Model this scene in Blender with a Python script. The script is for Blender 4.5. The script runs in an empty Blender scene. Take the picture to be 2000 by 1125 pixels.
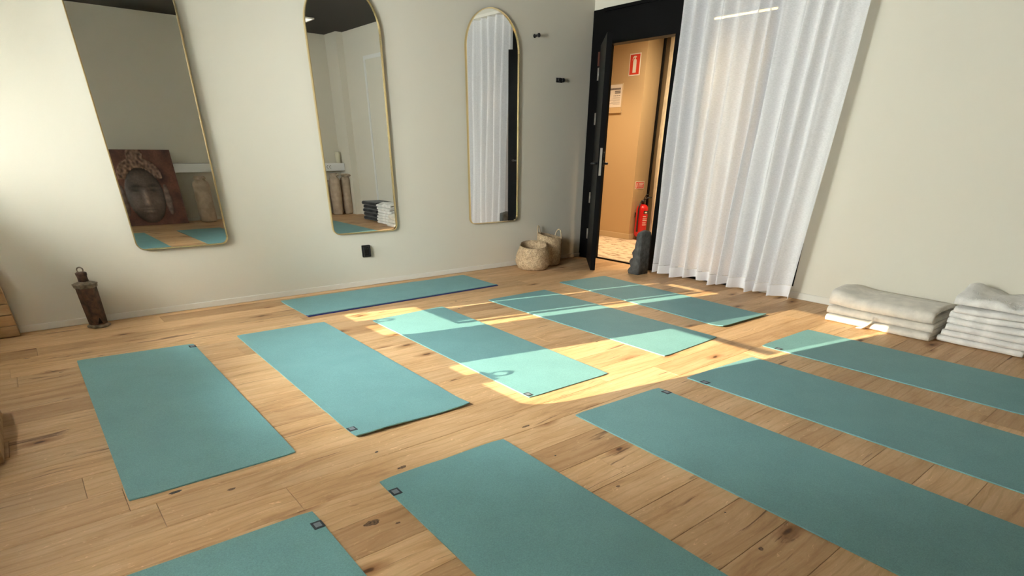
import bpy, math, random
import numpy as np
from mathutils import Vector, Matrix, noise
random.seed(7)
PI = math.pi
scn = bpy.context.scene
COL = scn.collection

# ------------------------------------------------------------------ camera
cam_d = bpy.data.cameras.new('camera'); cam = bpy.data.objects.new('camera', cam_d); COL.objects.link(cam)
cam_d.sensor_width = 36.0; cam_d.lens = 1085.04 / 2000 * 36.0
cam_d.shift_x = -12.3 / 2000; cam_d.shift_y = 329.4 / 2000
cam_d.clip_start = 0.02; cam_d.clip_end = 100
PIT, ROL, YAW = 0.50567, 0.01487, 0.69836
fw = Vector((math.sin(YAW)*math.cos(PIT), math.cos(YAW)*math.cos(PIT), -math.sin(PIT)))
r0 = Vector((math.cos(YAW), -math.sin(YAW), 0)); u0 = r0.cross(fw)
rr = math.cos(ROL)*r0 + math.sin(ROL)*u0; uu = -math.sin(ROL)*r0 + math.cos(ROL)*u0
M = Matrix((rr, uu, -fw)).transposed().to_4x4(); M.translation = Vector((-5.121, -5.0, 1.136))
cam.matrix_world = M
scn.camera = cam

# ------------------------------------------------------------------ world, sun, exposure
scn.view_settings.view_transform = 'Standard'; scn.view_settings.look = 'None'
scn.view_settings.gamma = 1.0; scn.view_settings.use_curve_mapping = False
scn.view_settings.exposure = 0.28
SKY = 67.0
w = bpy.data.worlds.new('world'); scn.world = w; w.use_nodes = True
bg = w.node_tree.nodes['Background']; bg.inputs[0].default_value = (0.95, 0.955, 0.93, 1); bg.inputs[1].default_value = SKY
TAN, AZ = 0.40, 0.195          # sun: falls 0.40 and drifts 0.195 towards -y per metre of +x
sd = bpy.data.lights.new('sun', 'SUN'); sd.energy = 15.5; sd.angle = 0.0045; sd.color = (1.0, 0.84, 0.58)
sun = bpy.data.objects.new('sun', sd); COL.objects.link(sun)
sun.rotation_euler = Vector((1.0, -AZ, -TAN)).to_track_quat('-Z', 'Y').to_euler()
sun.location = (-9, -1, 4)
try:
    scn.cycles.max_bounces = 10; scn.cycles.diffuse_bounces = 6; scn.cycles.glossy_bounces = 5
    scn.cycles.transparent_max_bounces = 12; scn.cycles.caustics_reflective = False
    scn.cycles.caustics_refractive = False; scn.cycles.sample_clamp_indirect = 25.0
except Exception: pass
def portal(y0, y1, z0, z1):
    d = bpy.data.lights.new('window_portal', 'AREA'); d.shape = 'RECTANGLE'; d.size = abs(y1-y0); d.size_y = abs(z1-z0)
    d.cycles.is_portal = True
    o = bpy.data.objects.new('window_portal', d); COL.objects.link(o)
    o.location = (-5.93, (y0+y1)/2, (z0+z1)/2)
    o.rotation_euler = Matrix(((0, 0, -1), (1, 0, 0), (0, -1, 0))).to_euler()   # -Z faces +x
def area(name, loc, size, energy, color, direction=(0, 0, -1), sy=None):
    d = bpy.data.lights.new(name, 'AREA'); d.energy = energy; d.color = color
    d.shape = 'RECTANGLE'; d.size = size; d.size_y = sy or size
    o = bpy.data.objects.new(name, d); COL.objects.link(o); o.location = loc
    o.rotation_euler = Vector(direction).to_track_quat('-Z', 'Y').to_euler(); return o
for y_, e_ in ((1.1, 13), (-1.4, 20)):
    h_ = area('hallway_light', (0.80, y_, 2.44), 0.35, e_, (1.0, 0.70, 0.40)); h_.data.spread = math.radians(112)

area('hallway_light', (0.95, -.10, 2.44), 0.3, 36, (1.0, 0.82, 0.58))  # extra lamp without a fixture, added to brighten the drape

# ------------------------------------------------------------------ material helpers
def nmat(name):
    m = bpy.data.materials.new(name); m.use_nodes = True
    nt = m.node_tree; return m, nt, nt.nodes['Principled BSDF'], nt.nodes['Material Output']
def N(nt, t, **k):
    n = nt.nodes.new(t)
    for a, b in k.items(): setattr(n, a, b)
    return n
def simple(name, col, rough=0.5, metal=0.0, bump=0, bscale=60, var=0.0, vscale=6, spec=0.5):
    m, nt, b, o = nmat(name); L = nt.links
    b.inputs['Base Color'].default_value = (*col, 1); b.inputs['Roughness'].default_value = rough
    b.inputs['Metallic'].default_value = metal; b.inputs['Specular IOR Level'].default_value = spec
    tc = N(nt, 'ShaderNodeTexCoord')
    if bump:
        n = N(nt, 'ShaderNodeTexNoise'); n.inputs['Scale'].default_value = bscale; n.inputs['Detail'].default_value = 4
        L.new(tc.outputs['Object'], n.inputs['Vector'])
        bp = N(nt, 'ShaderNodeBump'); bp.inputs['Strength'].default_value = bump; bp.inputs['Distance'].default_value = 0.004
        L.new(n.outputs['Fac'], bp.inputs['Height']); L.new(bp.outputs[0], b.inputs['Normal'])
    if var:
        n = N(nt, 'ShaderNodeTexNoise'); n.inputs['Scale'].default_value = vscale; n.inputs['Detail'].default_value = 6
        L.new(tc.outputs['Object'], n.inputs['Vector'])
        r = N(nt, 'ShaderNodeValToRGB')
        r.color_ramp.elements[0].position = 0.35; r.color_ramp.elements[1].position = 0.68
        r.color_ramp.elements[0].color = (*[c*(1-var) for c in col], 1)
        r.color_ramp.elements[1].color = (*[min(1, c*(1+var)) for c in col], 1)
        L.new(n.outputs['Fac'], r.inputs[0]); L.new(r.outputs[0], b.inputs['Base Color'])
    return m
def emit(name, col, s):
    m, nt, b, o = nmat(name); e = N(nt, 'ShaderNodeEmission'); e.inputs[0].default_value = (*col, 1); e.inputs[1].default_value = s
    nt.links.new(e.outputs[0], o.inputs[0]); return m

def wood_mat(name, light, mid, dark, knots=True, axis='X'):
    m, nt, b, o = nmat(name); L = nt.links
    tc = N(nt, 'ShaderNodeTexCoord'); oi = N(nt, 'ShaderNodeObjectInfo')
    off = N(nt, 'ShaderNodeVectorMath', operation='SCALE'); off.inputs[0].default_value = (37.3, 91.7, 13.1)
    L.new(oi.outputs['Random'], off.inputs['Scale'])
    add = N(nt, 'ShaderNodeVectorMath', operation='ADD'); L.new(tc.outputs['Object'], add.inputs[0]); L.new(off.outputs[0], add.inputs[1])
    if axis == 'Z':
        mp0 = N(nt, 'ShaderNodeMapping'); mp0.inputs['Rotation'].default_value = (0, PI/2, 0); L.new(add.outputs[0], mp0.inputs[0]); P = mp0.outputs[0]
    else: P = add.outputs[0]
    # slow warp bends the grain around knots
    wn = N(nt, 'ShaderNodeTexNoise'); wn.inputs['Scale'].default_value = 2.6; wn.inputs['Detail'].default_value = 2
    L.new(P, wn.inputs['Vector'])
    ws = N(nt, 'ShaderNodeVectorMath', operation='SUBTRACT'); L.new(wn.outputs['Color'], ws.inputs[0]); ws.inputs[1].default_value = (.5, .5, .5)
    wm = N(nt, 'ShaderNodeVectorMath', operation='MULTIPLY'); L.new(ws.outputs[0], wm.inputs[0]); wm.inputs[1].default_value = (0.0, 0.065, 0.0)
    wa = N(nt, 'ShaderNodeVectorMath', operation='ADD'); L.new(P, wa.inputs[0]); L.new(wm.outputs[0], wa.inputs[1])
    def stretched(sx, sy, detail, dist=0.0, rough=0.55):
        mp = N(nt, 'ShaderNodeMapping'); mp.inputs['Scale'].default_value = (sx, sy, sy); L.new(wa.outputs[0], mp.inputs[0])
        n = N(nt, 'ShaderNodeTexNoise'); n.inputs['Scale'].default_value = 1; n.inputs['Detail'].default_value = detail
        n.inputs['Roughness'].default_value = rough; n.inputs['Distortion'].default_value = dist
        L.new(mp.outputs[0], n.inputs['Vector']); return n.outputs['Fac']
    def ramp(src, pts):
        r = N(nt, 'ShaderNodeValToRGB'); e = r.color_ramp.elements
        e[0].position, e[0].color = pts[0][0], (*pts[0][1], 1)
        e[1].position, e[1].color = pts[-1][0], (*pts[-1][1], 1)
        for p, c in pts[1:-1]:
            x = e.new(p); x.color = (*c, 1)
        L.new(src, r.inputs[0]); return r.outputs[0]
    def mix(kind, fac, a, bb):
        x = N(nt, 'ShaderNodeMix', data_type='RGBA', blend_type=kind)
        if isinstance(fac, float): x.inputs[0].default_value = fac
        else: L.new(fac, x.inputs[0])
        L.new(a, x.inputs[6])
        if isinstance(bb, tuple): x.inputs[7].default_value = (*bb, 1)
        else: L.new(bb, x.inputs[7])
        return x.outputs[2]
    grain = stretched(1.5, 9.5, 9, 0.8, 0.66)
    col = ramp(grain, [(0.25, dark), (0.43, mid), (0.62, light)])
    fine = ramp(stretched(11, 150, 5, 0.3, .7), [(0.3, (.87, .83, .78)), (0.62, (1.04, 1.03, 1.02))])
    col = mix('MULTIPLY', 0.75, col, fine)
    # cathedral lines
    wv = N(nt, 'ShaderNodeTexWave', wave_type='BANDS', bands_direction='Y')
    mpw = N(nt, 'ShaderNodeMapping'); mpw.inputs['Scale'].default_value = (0.35, 9, 1); L.new(wa.outputs[0], mpw.inputs[0]); L.new(mpw.outputs[0], wv.inputs['Vector'])
    wv.inputs['Scale'].default_value = 0.8; wv.inputs['Distortion'].default_value = 9; wv.inputs['Detail'].default_value = 3; wv.inputs['Detail Scale'].default_value = 0.8
    wr = ramp(wv.outputs['Fac'], [(0.0, (.66, .56, .45)), (0.16, (1, 1, 1)), (1, (1, 1, 1))])
    col = mix('MULTIPLY', 0.3, col, wr)
    # dark drying cracks
    cr = ramp(stretched(1.9, 26, 5, 0.8), [(0.30, (.20, .12, .07)), (0.352, (1, 1, 1))])
    col = mix('MULTIPLY', 0.8, col, cr)
    # pale medullary flecks
    fl = ramp(stretched(22, 60, 2, 1.6), [(0.66, (0, 0, 0)), (0.73, (.20, .16, .11))])
    col = mix('ADD', 0.9, col, fl)
    if knots:
        vo = N(nt, 'ShaderNodeTexVoronoi', feature='F1', voronoi_dimensions='2D'); mpv = N(nt, 'ShaderNodeMapping')
        mpv.inputs['Scale'].default_value = (1.15, 2.9, 2.9); L.new(wa.outputs[0], mpv.inputs[0])
        dn = N(nt, 'ShaderNodeTexNoise'); dn.inputs['Scale'].default_value = 22; L.new(P, dn.inputs['Vector'])
        dm = N(nt, 'ShaderNodeVectorMath', operation='SCALE'); dm.inputs['Scale'].default_value = 0.05; L.new(dn.outputs['Color'], dm.inputs[0])
        da = N(nt, 'ShaderNodeVectorMath', operation='ADD'); L.new(mpv.outputs[0], da.inputs[0]); L.new(dm.outputs[0], da.inputs[1])
        L.new(da.outputs[0], vo.inputs['Vector']); vo.inputs['Scale'].default_value = 1.0
        sep = N(nt, 'ShaderNodeSeparateColor'); L.new(vo.outputs['Color'], sep.inputs[0])
        gate = N(nt, 'ShaderNodeMath', operation='GREATER_THAN'); L.new(sep.outputs[0], gate.inputs[0]); gate.inputs[1].default_value = 0.42
        k = ramp(vo.outputs['Distance'], [(0.0, (.13, .08, .05)), (0.022, (.20, .12, .07)), (0.034, (.55, .42, .31)), (0.12, (1, 1, 1))])
        col = mix('MULTIPLY', gate.outputs[0], col, k)
    # tone of each board
    tr = ramp(oi.outputs['Random'], [(0.0, (.78, .73, .68)), (0.3, (1.0, .98, .95)), (0.7, (1.08, 1.07, 1.05)), (1.0, (.86, .84, .82))])
    col = mix('MULTIPLY', 1.0, col, tr)
    L.new(col, b.inputs['Base Color']); b.inputs['Roughness'].default_value = 0.52; b.inputs['Specular IOR Level'].default_value = 0.35
    bp = N(nt, 'ShaderNodeBump'); bp.inputs['Strength'].default_value = 0.25; bp.inputs['Distance'].default_value = 0.0015
    L.new(grain, bp.inputs['Height']); L.new(bp.outputs[0], b.inputs['Normal'])
    return m

MAT = {}
MAT['oak'] = wood_mat('oiled_oak_floor', (.69, .465, .265), (.595, .372, .190), (.37, .205, .095))
MAT['crate'] = wood_mat('pale_pine', (.58, .40, .22), (.50, .32, .16), (.40, .24, .11), knots=False)
MAT['subfloor'] = simple('dark_subfloor', (.10, .06, .035), 0.9)
MAT['wall'] = simple('greige_painted_wall', (.70, .665, .575), 0.85, bump=0.12, bscale=220, spec=0.25)
MAT['base'] = simple('painted_skirting', (.74, .72, .66), 0.6, spec=0.3)
MAT['ceiling'] = simple('dark_brown_ceiling', (.028, .022, .018), 0.9)
MAT['black'] = simple('black_painted_wood', (.0025, .0025, .003), 0.45, spec=0.12)
MAT['blackp'] = simple('black_plastic', (.012, .012, .013), 0.4)
MAT['steel'] = simple('brushed_steel', (.62, .60, .56), 0.35, 1.0)
MAT['gold'] = simple('brushed_brass', (.95, .76, .42), 0.25, 1.0)
MAT['mirror'] = simple('silvered_glass', (.84, .85, .83), 0.0, 1.0)
MAT['frame'] = simple('white_window_frame', (.75, .75, .73), 0.5)
MAT['teal'] = None
MAT['rust'] = simple('rusted_metal', (.085, .042, .024), 0.6, 0.35, bump=0.5, bscale=70, var=0.65, vscale=28)
MAT['rustlight'] = simple('worn_metal_edge', (.24, .19, .14), 0.45, 0.6, bump=0.4, bscale=60, var=0.5, vscale=30)
MAT['stone'] = simple('dark_grey_stone', (.085, .087, .085), 0.9, bump=1.0, bscale=60, var=0.35, vscale=22)
MAT['red'] = simple('glossy_red_paint', (.56, .010, .012), 0.28)
MAT['redsign'] = simple('red_sign_print', (.66, .055, .03), 0.5)
MAT['white'] = simple('white_print', (.82, .78, .70), 0.5)
MAT['paper'] = simple('white_paper', (.74, .68, .62), 0.7)
MAT['print'] = simple('grey_print', (.12, .10, .10), 0.7)
MAT['hallwall'] = simple('tan_hallway_paint', (.52, .37, .20), 0.75, bump=0.1, bscale=150)
MAT['hallbase'] = simple('tan_skirting', (.54, .42, .26), 0.6)
MAT['candle'] = simple('ivory_wax', (.72, .68, .52), 0.5)
MAT['shelf'] = simple('white_shelf_paint', (.80, .80, .80), 0.5)
MAT['tag'] = simple('charcoal_woven_tag', (.035, .045, .055), 0.8)
MAT['tagprint'] = simple('grey_tag_print', (.20, .23, .26), 0.8)
MAT['navy'] = simple('navy_mat_underside', (.012, .018, .16), 0.7)
MAT['led'] = emit('warm_led', (1.0, .68, .25), 12)
MAT['panel'] = emit('ceiling_panel_light', (1.0, .93, .82), 1.1)
MAT['straw'] = simple('pale_straw_cord', (.52, .40, .26), .8, bump=.5, bscale=200)
MAT['linen'] = simple('beige_canvas', (.46, .36, .27), 0.9, bump=0.5, bscale=160, var=0.15, vscale=12)

def cloth(name, col, s=0.35, scale=170, fuzz=0.004, var=0.1):
    m = simple(name, col, 0.95, bump=s, bscale=scale, var=var, vscale=14, spec=0.1)
    m.node_tree.nodes['Principled BSDF'].inputs['Sheen Weight'].default_value = 0.25
    return m
MAT['blanket'] = cloth('cream_wool', (.80, .75, .67), 0.5, 200)
MAT['towel'] = cloth('white_terry', (.86, .84, .81), 0.8, 140)
MAT['blacktowel'] = cloth('charcoal_terry', (.016, .018, .022), 0.8, 140)

def mat_teal():
    m, nt, b, o = nmat('teal_rubber_mat'); L = nt.links
    tc = N(nt, 'ShaderNodeTexCoord')
    n = N(nt, 'ShaderNodeTexNoise'); n.inputs['Scale'].default_value = 5; n.inputs['Detail'].default_value = 5; L.new(tc.outputs['Object'], n.inputs['Vector'])
    n2 = N(nt, 'ShaderNodeTexNoise'); n2.inputs['Scale'].default_value = 260; n2.inputs['Detail'].default_value = 2; L.new(tc.outputs['Object'], n2.inputs['Vector'])
    r = N(nt, 'ShaderNodeValToRGB'); r.color_ramp.elements[0].position = .3; r.color_ramp.elements[1].position = .7
    r.color_ramp.elements[0].color = (.160, .338, .352, 1); r.color_ramp.elements[1].color = (.178, .376, .386, 1)
    L.new(n.outputs['Fac'], r.inputs[0])
    mx = N(nt, 'ShaderNodeMix', data_type='RGBA', blend_type='OVERLAY'); mx.inputs[0].default_value = 0.35
    L.new(r.outputs[0], mx.inputs[6]); L.new(n2.outputs['Fac'], mx.inputs[7]); L.new(mx.outputs[2], b.inputs['Base Color'])
    b.inputs['Roughness'].default_value = 0.62; b.inputs['Specular IOR Level'].default_value = 0.45
    bp = N(nt, 'ShaderNodeBump'); bp.inputs['Strength'].default_value = 0.35; bp.inputs['Distance'].default_value = 0.0012
    L.new(n2.outputs['Fac'], bp.inputs['Height']); L.new(bp.outputs[0], b.inputs['Normal'])
    return m
MAT['teal'] = mat_teal()

def mat_glass():
    m, nt, b, o = nmat('clear_pane'); L = nt.links
    t = N(nt, 'ShaderNodeBsdfTransparent'); t.inputs[0].default_value = (.95, .97, .96, 1)
    g = N(nt, 'ShaderNodeBsdfGlossy'); g.inputs['Roughness'].default_value = 0.0
    f = N(nt, 'ShaderNodeFresnel'); f.inputs[0].default_value = 1.45
    x = N(nt, 'ShaderNodeMixShader'); L.new(f.outputs[0], x.inputs[0]); L.new(t.outputs[0], x.inputs[1]); L.new(g.outputs[0], x.inputs[2])
    L.new(x.outputs[0], o.inputs[0]); return m
MAT['glass'] = mat_glass()
def mat_sheer(name, col, clear, trans, weave=True):
    m, nt, b, o = nmat(name); L = nt.links
    d = N(nt, 'ShaderNodeBsdfDiffuse'); d.inputs[0].default_value = (*col, 1)
    tl = N(nt, 'ShaderNodeBsdfTranslucent'); tl.inputs[0].default_value = (*col, 1)
    tp = N(nt, 'ShaderNodeBsdfTransparent')
    a = N(nt, 'ShaderNodeMixShader'); a.inputs[0].default_value = trans; L.new(d.outputs[0], a.inputs[1]); L.new(tl.outputs[0], a.inputs[2])
    c = N(nt, 'ShaderNodeMixShader'); L.new(a.outputs[0], c.inputs[1]); L.new(tp.outputs[0], c.inputs[2]); c.inputs[0].default_value = clear
    if weave:
        tc = N(nt, 'ShaderNodeTexCoord'); n = N(nt, 'ShaderNodeTexNoise'); mp = N(nt, 'ShaderNodeMapping')
        mp.inputs['Scale'].default_value = (60, 60, 240); L.new(tc.outputs['Object'], mp.inputs[0]); L.new(mp.outputs[0], n.inputs['Vector']); n.inputs['Scale'].default_value = 1
        mr = N(nt, 'ShaderNodeMapRange'); L.new(n.outputs['Fac'], mr.inputs[0]); mr.inputs[1].default_value = .3; mr.inputs[2].default_value = .7
        mr.inputs[3].default_value = clear*0.6; mr.inputs[4].default_value = clear*1.4; L.new(mr.outputs[0], c.inputs[0])
    L.new(c.outputs[0], o.inputs[0]); return m
MAT['sheer'] = mat_sheer('white_sheer_linen', (.94, .94, .97), 0.17, 0.22)
MAT['hem'] = mat_sheer('doubled_linen_hem', (.95, .95, .98), 0.04, 0.18)
MAT['screen'] = mat_sheer('screen_blind_fabric', (.92, .91, .88), 0.46, 0.92, False)
MAT['blind'] = mat_sheer('light_blind_fabric', (.80, .78, .74), 0.0, 0.34, False)
MAT['blind_fill'] = mat_sheer('fill_blind_fabric', (.80, .78, .74), 0.0, 0.40, False)  # translucent cloth for the added third window, lets fill light through
MAT['hallcurtain'] = cloth('cream_drape', (.72, .62, .44), 0.2, 120)

def mat_hallfloor():
    m, nt, b, o = nmat('patterned_stone_carpet'); L = nt.links
    tc = N(nt, 'ShaderNodeTexCoord'); mp = N(nt, 'ShaderNodeMapping'); mp.inputs['Scale'].default_value = (16, 5, 5); mp.inputs['Rotation'].default_value = (0, 0, .12)
    L.new(tc.outputs['Object'], mp.inputs[0]); n = N(nt, 'ShaderNodeTexNoise'); n.inputs['Scale'].default_value = 1.4; n.inputs['Detail'].default_value = 7; n.inputs['Roughness'].default_value = .65
    L.new(mp.outputs[0], n.inputs['Vector']); r = N(nt, 'ShaderNodeValToRGB'); e = r.color_ramp.elements
    e[0].position = .36; e[0].color = (.25, .15, .08, 1); e[1].position = .52; e[1].color = (.70, .56, .40, 1)
    L.new(n.outputs['Fac'], r.inputs[0]); L.new(r.outputs[0], b.inputs['Base Color']); b.inputs['Roughness'].default_value = .85
    return m
MAT['hallfloor'] = mat_hallfloor()
def mat_basket():
    m, nt, b, o = nmat('woven_seagrass'); L = nt.links
    tc = N(nt, 'ShaderNodeTexCoord'); sp = N(nt, 'ShaderNodeSeparateXYZ'); L.new(tc.outputs['Object'], sp.inputs[0])
    at = N(nt, 'ShaderNodeMath', operation='ARCTAN2'); L.new(sp.outputs[0], at.inputs[0]); L.new(sp.outputs[1], at.inputs[1])
    cb = N(nt, 'ShaderNodeCombineXYZ'); ml = N(nt, 'ShaderNodeMath', operation='MULTIPLY'); ml.inputs[1].default_value = 13.0; L.new(at.outputs[0], ml.inputs[0])
    mz = N(nt, 'ShaderNodeMath', operation='MULTIPLY'); mz.inputs[1].default_value = 85.0; L.new(sp.outputs[2], mz.inputs[0])
    L.new(ml.outputs[0], cb.inputs[0]); L.new(mz.outputs[0], cb.inputs[1])
    v = N(nt, 'ShaderNodeTexVoronoi'); v.inputs['Scale'].default_value = 1.5; L.new(cb.outputs[0], v.inputs['Vector'])
    n = N(nt, 'ShaderNodeTexNoise'); n.inputs['Scale'].default_value = 30; L.new(tc.outputs['Object'], n.inputs['Vector'])
    r = N(nt, 'ShaderNodeValToRGB'); e = r.color_ramp.elements; e[0].position = .25; e[0].color = (.62, .46, .29, 1); e[1].position = .8; e[1].color = (.36, .245, .14, 1)
    L.new(v.outputs['Distance'], r.inputs[0])
    mx = N(nt, 'ShaderNodeMix', data_type='RGBA', blend_type='OVERLAY'); mx.inputs[0].default_value = .5; L.new(r.outputs[0], mx.inputs[6]); L.new(n.outputs['Fac'], mx.inputs[7])
    L.new(mx.outputs[2], b.inputs['Base Color']); b.inputs['Roughness'].default_value = .85
    bp = N(nt, 'ShaderNodeBump'); bp.invert = True; bp.inputs['Strength'].default_value = .8; bp.inputs['Distance'].default_value = .004
    L.new(v.outputs['Distance'], bp.inputs['Height']); L.new(bp.outputs[0], b.inputs['Normal'])
    return m
MAT['basket'] = mat_basket()
def mat_vcol(name):
    m, nt, b, o = nmat(name); L = nt.links
    a = N(nt, 'ShaderNodeVertexColor'); a.layer_name = 'paint'
    n = N(nt, 'ShaderNodeTexNoise'); n.inputs['Scale'].default_value = 35; n.inputs['Detail'].default_value = 6
    tc = N(nt, 'ShaderNodeTexCoord'); L.new(tc.outputs['Object'], n.inputs['Vector'])
    mx = N(nt, 'ShaderNodeMix', data_type='RGBA', blend_type='OVERLAY'); mx.inputs[0].default_value = .5
    L.new(a.outputs[0], mx.inputs[6]); L.new(n.outputs['Fac'], mx.inputs[7]); L.new(mx.outputs[2], b.inputs['Base Color'])
    b.inputs['Roughness'].default_value = .5; return m
MAT['painting'] = mat_vcol('dark_oil_paint')

# ------------------------------------------------------------------ geometry helpers
class MB:
    def __init__(s): s.v, s.f, s.sm = [], [], []
    def add(s, vs, fs, smooth=False):
        o = len(s.v); s.v += [tuple(x) for x in vs]; s.f += [tuple(i+o for i in f) for f in fs]; s.sm += [smooth]*len(fs); return s
    def box(s, x0, y0, z0, x1, y1, z1, c=0.0):
        x0, x1 = min(x0, x1), max(x0, x1); y0, y1 = min(y0, y1), max(y0, y1); z0, z1 = min(z0, z1), max(z0, z1)
        if c <= 0:
            v = [(x, y, z) for x in (x0, x1) for y in (y0, y1) for z in (z0, z1)]
            return s.add(v, [(0, 1, 3, 2), (4, 6, 7, 5), (0, 4, 5, 1), (2, 3, 7, 6), (0, 2, 6, 4), (1, 5, 7, 3)])
        # chamfered box: octagon-free simple version (three inset rings)
        v = []; X = (x0, x1); Y = (y0, y1); Z = (z0, z1)
        idx = {}
        for i in (0, 1):
            for j in (0, 1):
                for k in (0, 1):
                    sx, sy, sz = (c if i == 0 else -c), (c if j == 0 else -c), (c if k == 0 else -c)
                    idx[i, j, k] = len(v)
                    v += [(X[i], Y[j]+sy, Z[k]+sz), (X[i]+sx, Y[j], Z[k]+sz), (X[i]+sx, Y[j]+sy, Z[k])]
        f = []
        g = lambda i, j, k, a: idx[i, j, k]+a
        for i in (0, 1): q = [g(i, 0, 0, 0), g(i, 1, 0, 0), g(i, 1, 1, 0), g(i, 0, 1, 0)]; f.append(q if i else q[::-1])
        for j in (0, 1): q = [g(0, j, 0, 1), g(0, j, 1, 1), g(1, j, 1, 1), g(1, j, 0, 1)]; f.append(q if j else q[::-1])
        for k in (0, 1): q = [g(0, 0, k, 2), g(1, 0, k, 2), g(1, 1, k, 2), g(0, 1, k, 2)]; f.append(q if k else q[::-1])
        for j in (0, 1):
            for k in (0, 1): q = [g(0, j, k, 1), g(1, j, k, 1), g(1, j, k, 2), g(0, j, k, 2)]; f.append(q if j != k else q[::-1])
        for i in (0, 1):
            for k in (0, 1): q = [g(i, 0, k, 0), g(i, 0, k, 2), g(i, 1, k, 2), g(i, 1, k, 0)]; f.append(q if i != k else q[::-1])
        for i in (0, 1):
            for j in (0, 1): q = [g(i, j, 0, 0), g(i, j, 1, 0), g(i, j, 1, 1), g(i, j, 0, 1)]; f.append(q if i != j else q[::-1])
        for i in (0, 1):
            for j in (0, 1):
                for k in (0, 1):
                    q = [g(i, j, k, 0), g(i, j, k, 1), g(i, j, k, 2)]; f.append(q if (i+j+k) % 2 else q[::-1])
        return s.add(v, f)
    def lathe(s, prof, c=(0, 0, 0), n=32, sx=1, sy=1, cap=True, fn=None):
        vs, fs = [], []
        for r, z in prof:
            for k in range(n):
                a = 2*PI*k/n; p = (c[0]+r*math.cos(a)*sx, c[1]+r*math.sin(a)*sy, c[2]+z)
                vs.append(fn(p, a, r, z) if fn else p)
        for i in range(len(prof)-1):
            for k in range(n): fs.append((i*n+k, i*n+(k+1) % n, (i+1)*n+(k+1) % n, (i+1)*n+k))
        s.add(vs, fs, True)
        if cap:
            o = len(s.v)-len(vs)
            s.f.append(tuple(o+k for k in range(n))[::-1]); s.sm.append(False)
            o2 = o+(len(prof)-1)*n; s.f.append(tuple(o2+k for k in range(n))); s.sm.append(False)
        return s
    def tube(s, pts, r, n=10, closed=False, cap=True, flat=1.0):
        pts = [Vector(p) for p in pts]; m = len(pts); R = r if isinstance(r, (list, tuple)) else [r]*m
        vs, fs = [], []; prev = None
        for i, p in enumerate(pts):
            if closed: t = (pts[(i+1) % m]-pts[i-1]).normalized()
            else: t = (pts[min(i+1, m-1)]-pts[max(i-1, 0)]).normalized()
            if prev is None:
                a = t.orthogonal().normalized()
            else: a = (prev-t*prev.dot(t)).normalized()
            prev = a; b = t.cross(a)
            for k in range(n):
                q = 2*PI*k/n; vs.append(p+a*math.cos(q)*R[i]+b*math.sin(q)*R[i]*flat)
        for i in range(m if closed else m-1):
            j = (i+1) % m
            for k in range(n): fs.append((i*n+k, i*n+(k+1) % n, j*n+(k+1) % n, j*n+k))
        s.add(vs, fs, True)
        if cap and not closed:
            o = len(s.v)-len(vs); s.f.append(tuple(o+k for k in range(n))[::-1]); s.sm.append(False)
            o2 = o+(m-1)*n; s.f.append(tuple(o2+k for k in range(n))); s.sm.append(False)
        return s
    def prism(s, poly, fn, d0, d1):
        """poly: 2D points; fn(u,v,d)->3D; extruded from d0 to d1"""
        n = len(poly); vs = [fn(u, v, d0) for u, v in poly]+[fn(u, v, d1) for u, v in poly]
        fs = [tuple(range(n))[::-1], tuple(range(n, 2*n))]+[(i, (i+1) % n, n+(i+1) % n, n+i) for i in range(n)]
        return s.add(vs, fs)
    def ring(s, outer, inner, fn, d0, d1):
        n = len(outer)
        vs = [fn(u, v, d0) for u, v in outer]+[fn(u, v, d0) for u, v in inner]+[fn(u, v, d1) for u, v in outer]+[fn(u, v, d1) for u, v in inner]
        fs = []
        for i in range(n):
            j = (i+1) % n
            fs += [(i, j, n+j, n+i), (2*n+i, 3*n+i, 3*n+j, 2*n+j), (i, 2*n+i, 2*n+j, j), (n+i, n+j, 3*n+j, 3*n+i)]
        return s.add(vs, fs)
    def build(s, name, mat, parent=None, loc=None, fix=True):
        base = Vector((0, 0, 0))
        if parent is not None:
            q = parent
            while q is not None: base += q.location; q = q.parent
        if loc is None:
            if parent is None:
                A = np.array(s.v); loc = Vector(((A[:, 0].min()+A[:, 0].max())/2, (A[:, 1].min()+A[:, 1].max())/2, A[:, 2].min()))
            else: loc = base
        loc = Vector(loc)
        me = bpy.data.meshes.new(name); me.from_pydata([tuple(Vector(v)-loc) for v in s.v], [], s.f)
        me.polygons.foreach_set('use_smooth', s.sm)
        if fix:
            import bmesh
            bm = bmesh.new(); bm.from_mesh(me); bmesh.ops.recalc_face_normals(bm, faces=bm.faces); bm.to_mesh(me); bm.free()
        me.materials.append(mat); me.update()
        o = bpy.data.objects.new(name, me); COL.objects.link(o); o.location = loc-base
        if parent is not None: o.parent = parent
        return o
def thing(name, loc, label=None, cat=None, group=None, kind=None):
    o = bpy.data.objects.new(name, None); o.empty_display_size = .1; COL.objects.link(o); o.location = loc
    return tag(o, label, cat, group, kind)
def tag(o, label=None, cat=None, group=None, kind=None):
    if label: o['label'] = label
    if cat: o['category'] = cat
    if group: o['group'] = group
    if kind: o['kind'] = kind
    return o
def plab(o, t): o['label'] = t; return o
def struct(o, label=None): o['kind'] = 'structure'; (label and o.__setitem__('label', label)); return o
def rrect(x0, z0, x1, z1, r, n=6):
    rs = r if isinstance(r, (list, tuple)) else [r]*4      # bl, br, tr, tl
    P = []
    for (cx, cz, a0, q) in ((x0, z0, PI, 0), (x1, z0, 1.5*PI, 1), (x1, z1, 0, 2), (x0, z1, .5*PI, 3)):
        R = rs[q]; sx = 1 if cx == x0 else -1; sz = 1 if cz == z0 else -1
        for k in range(n+1):
            a = a0+k/n*PI/2; P.append((cx+sx*R+R*math.cos(a), cz+sz*R+R*math.sin(a)))
    return P

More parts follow.
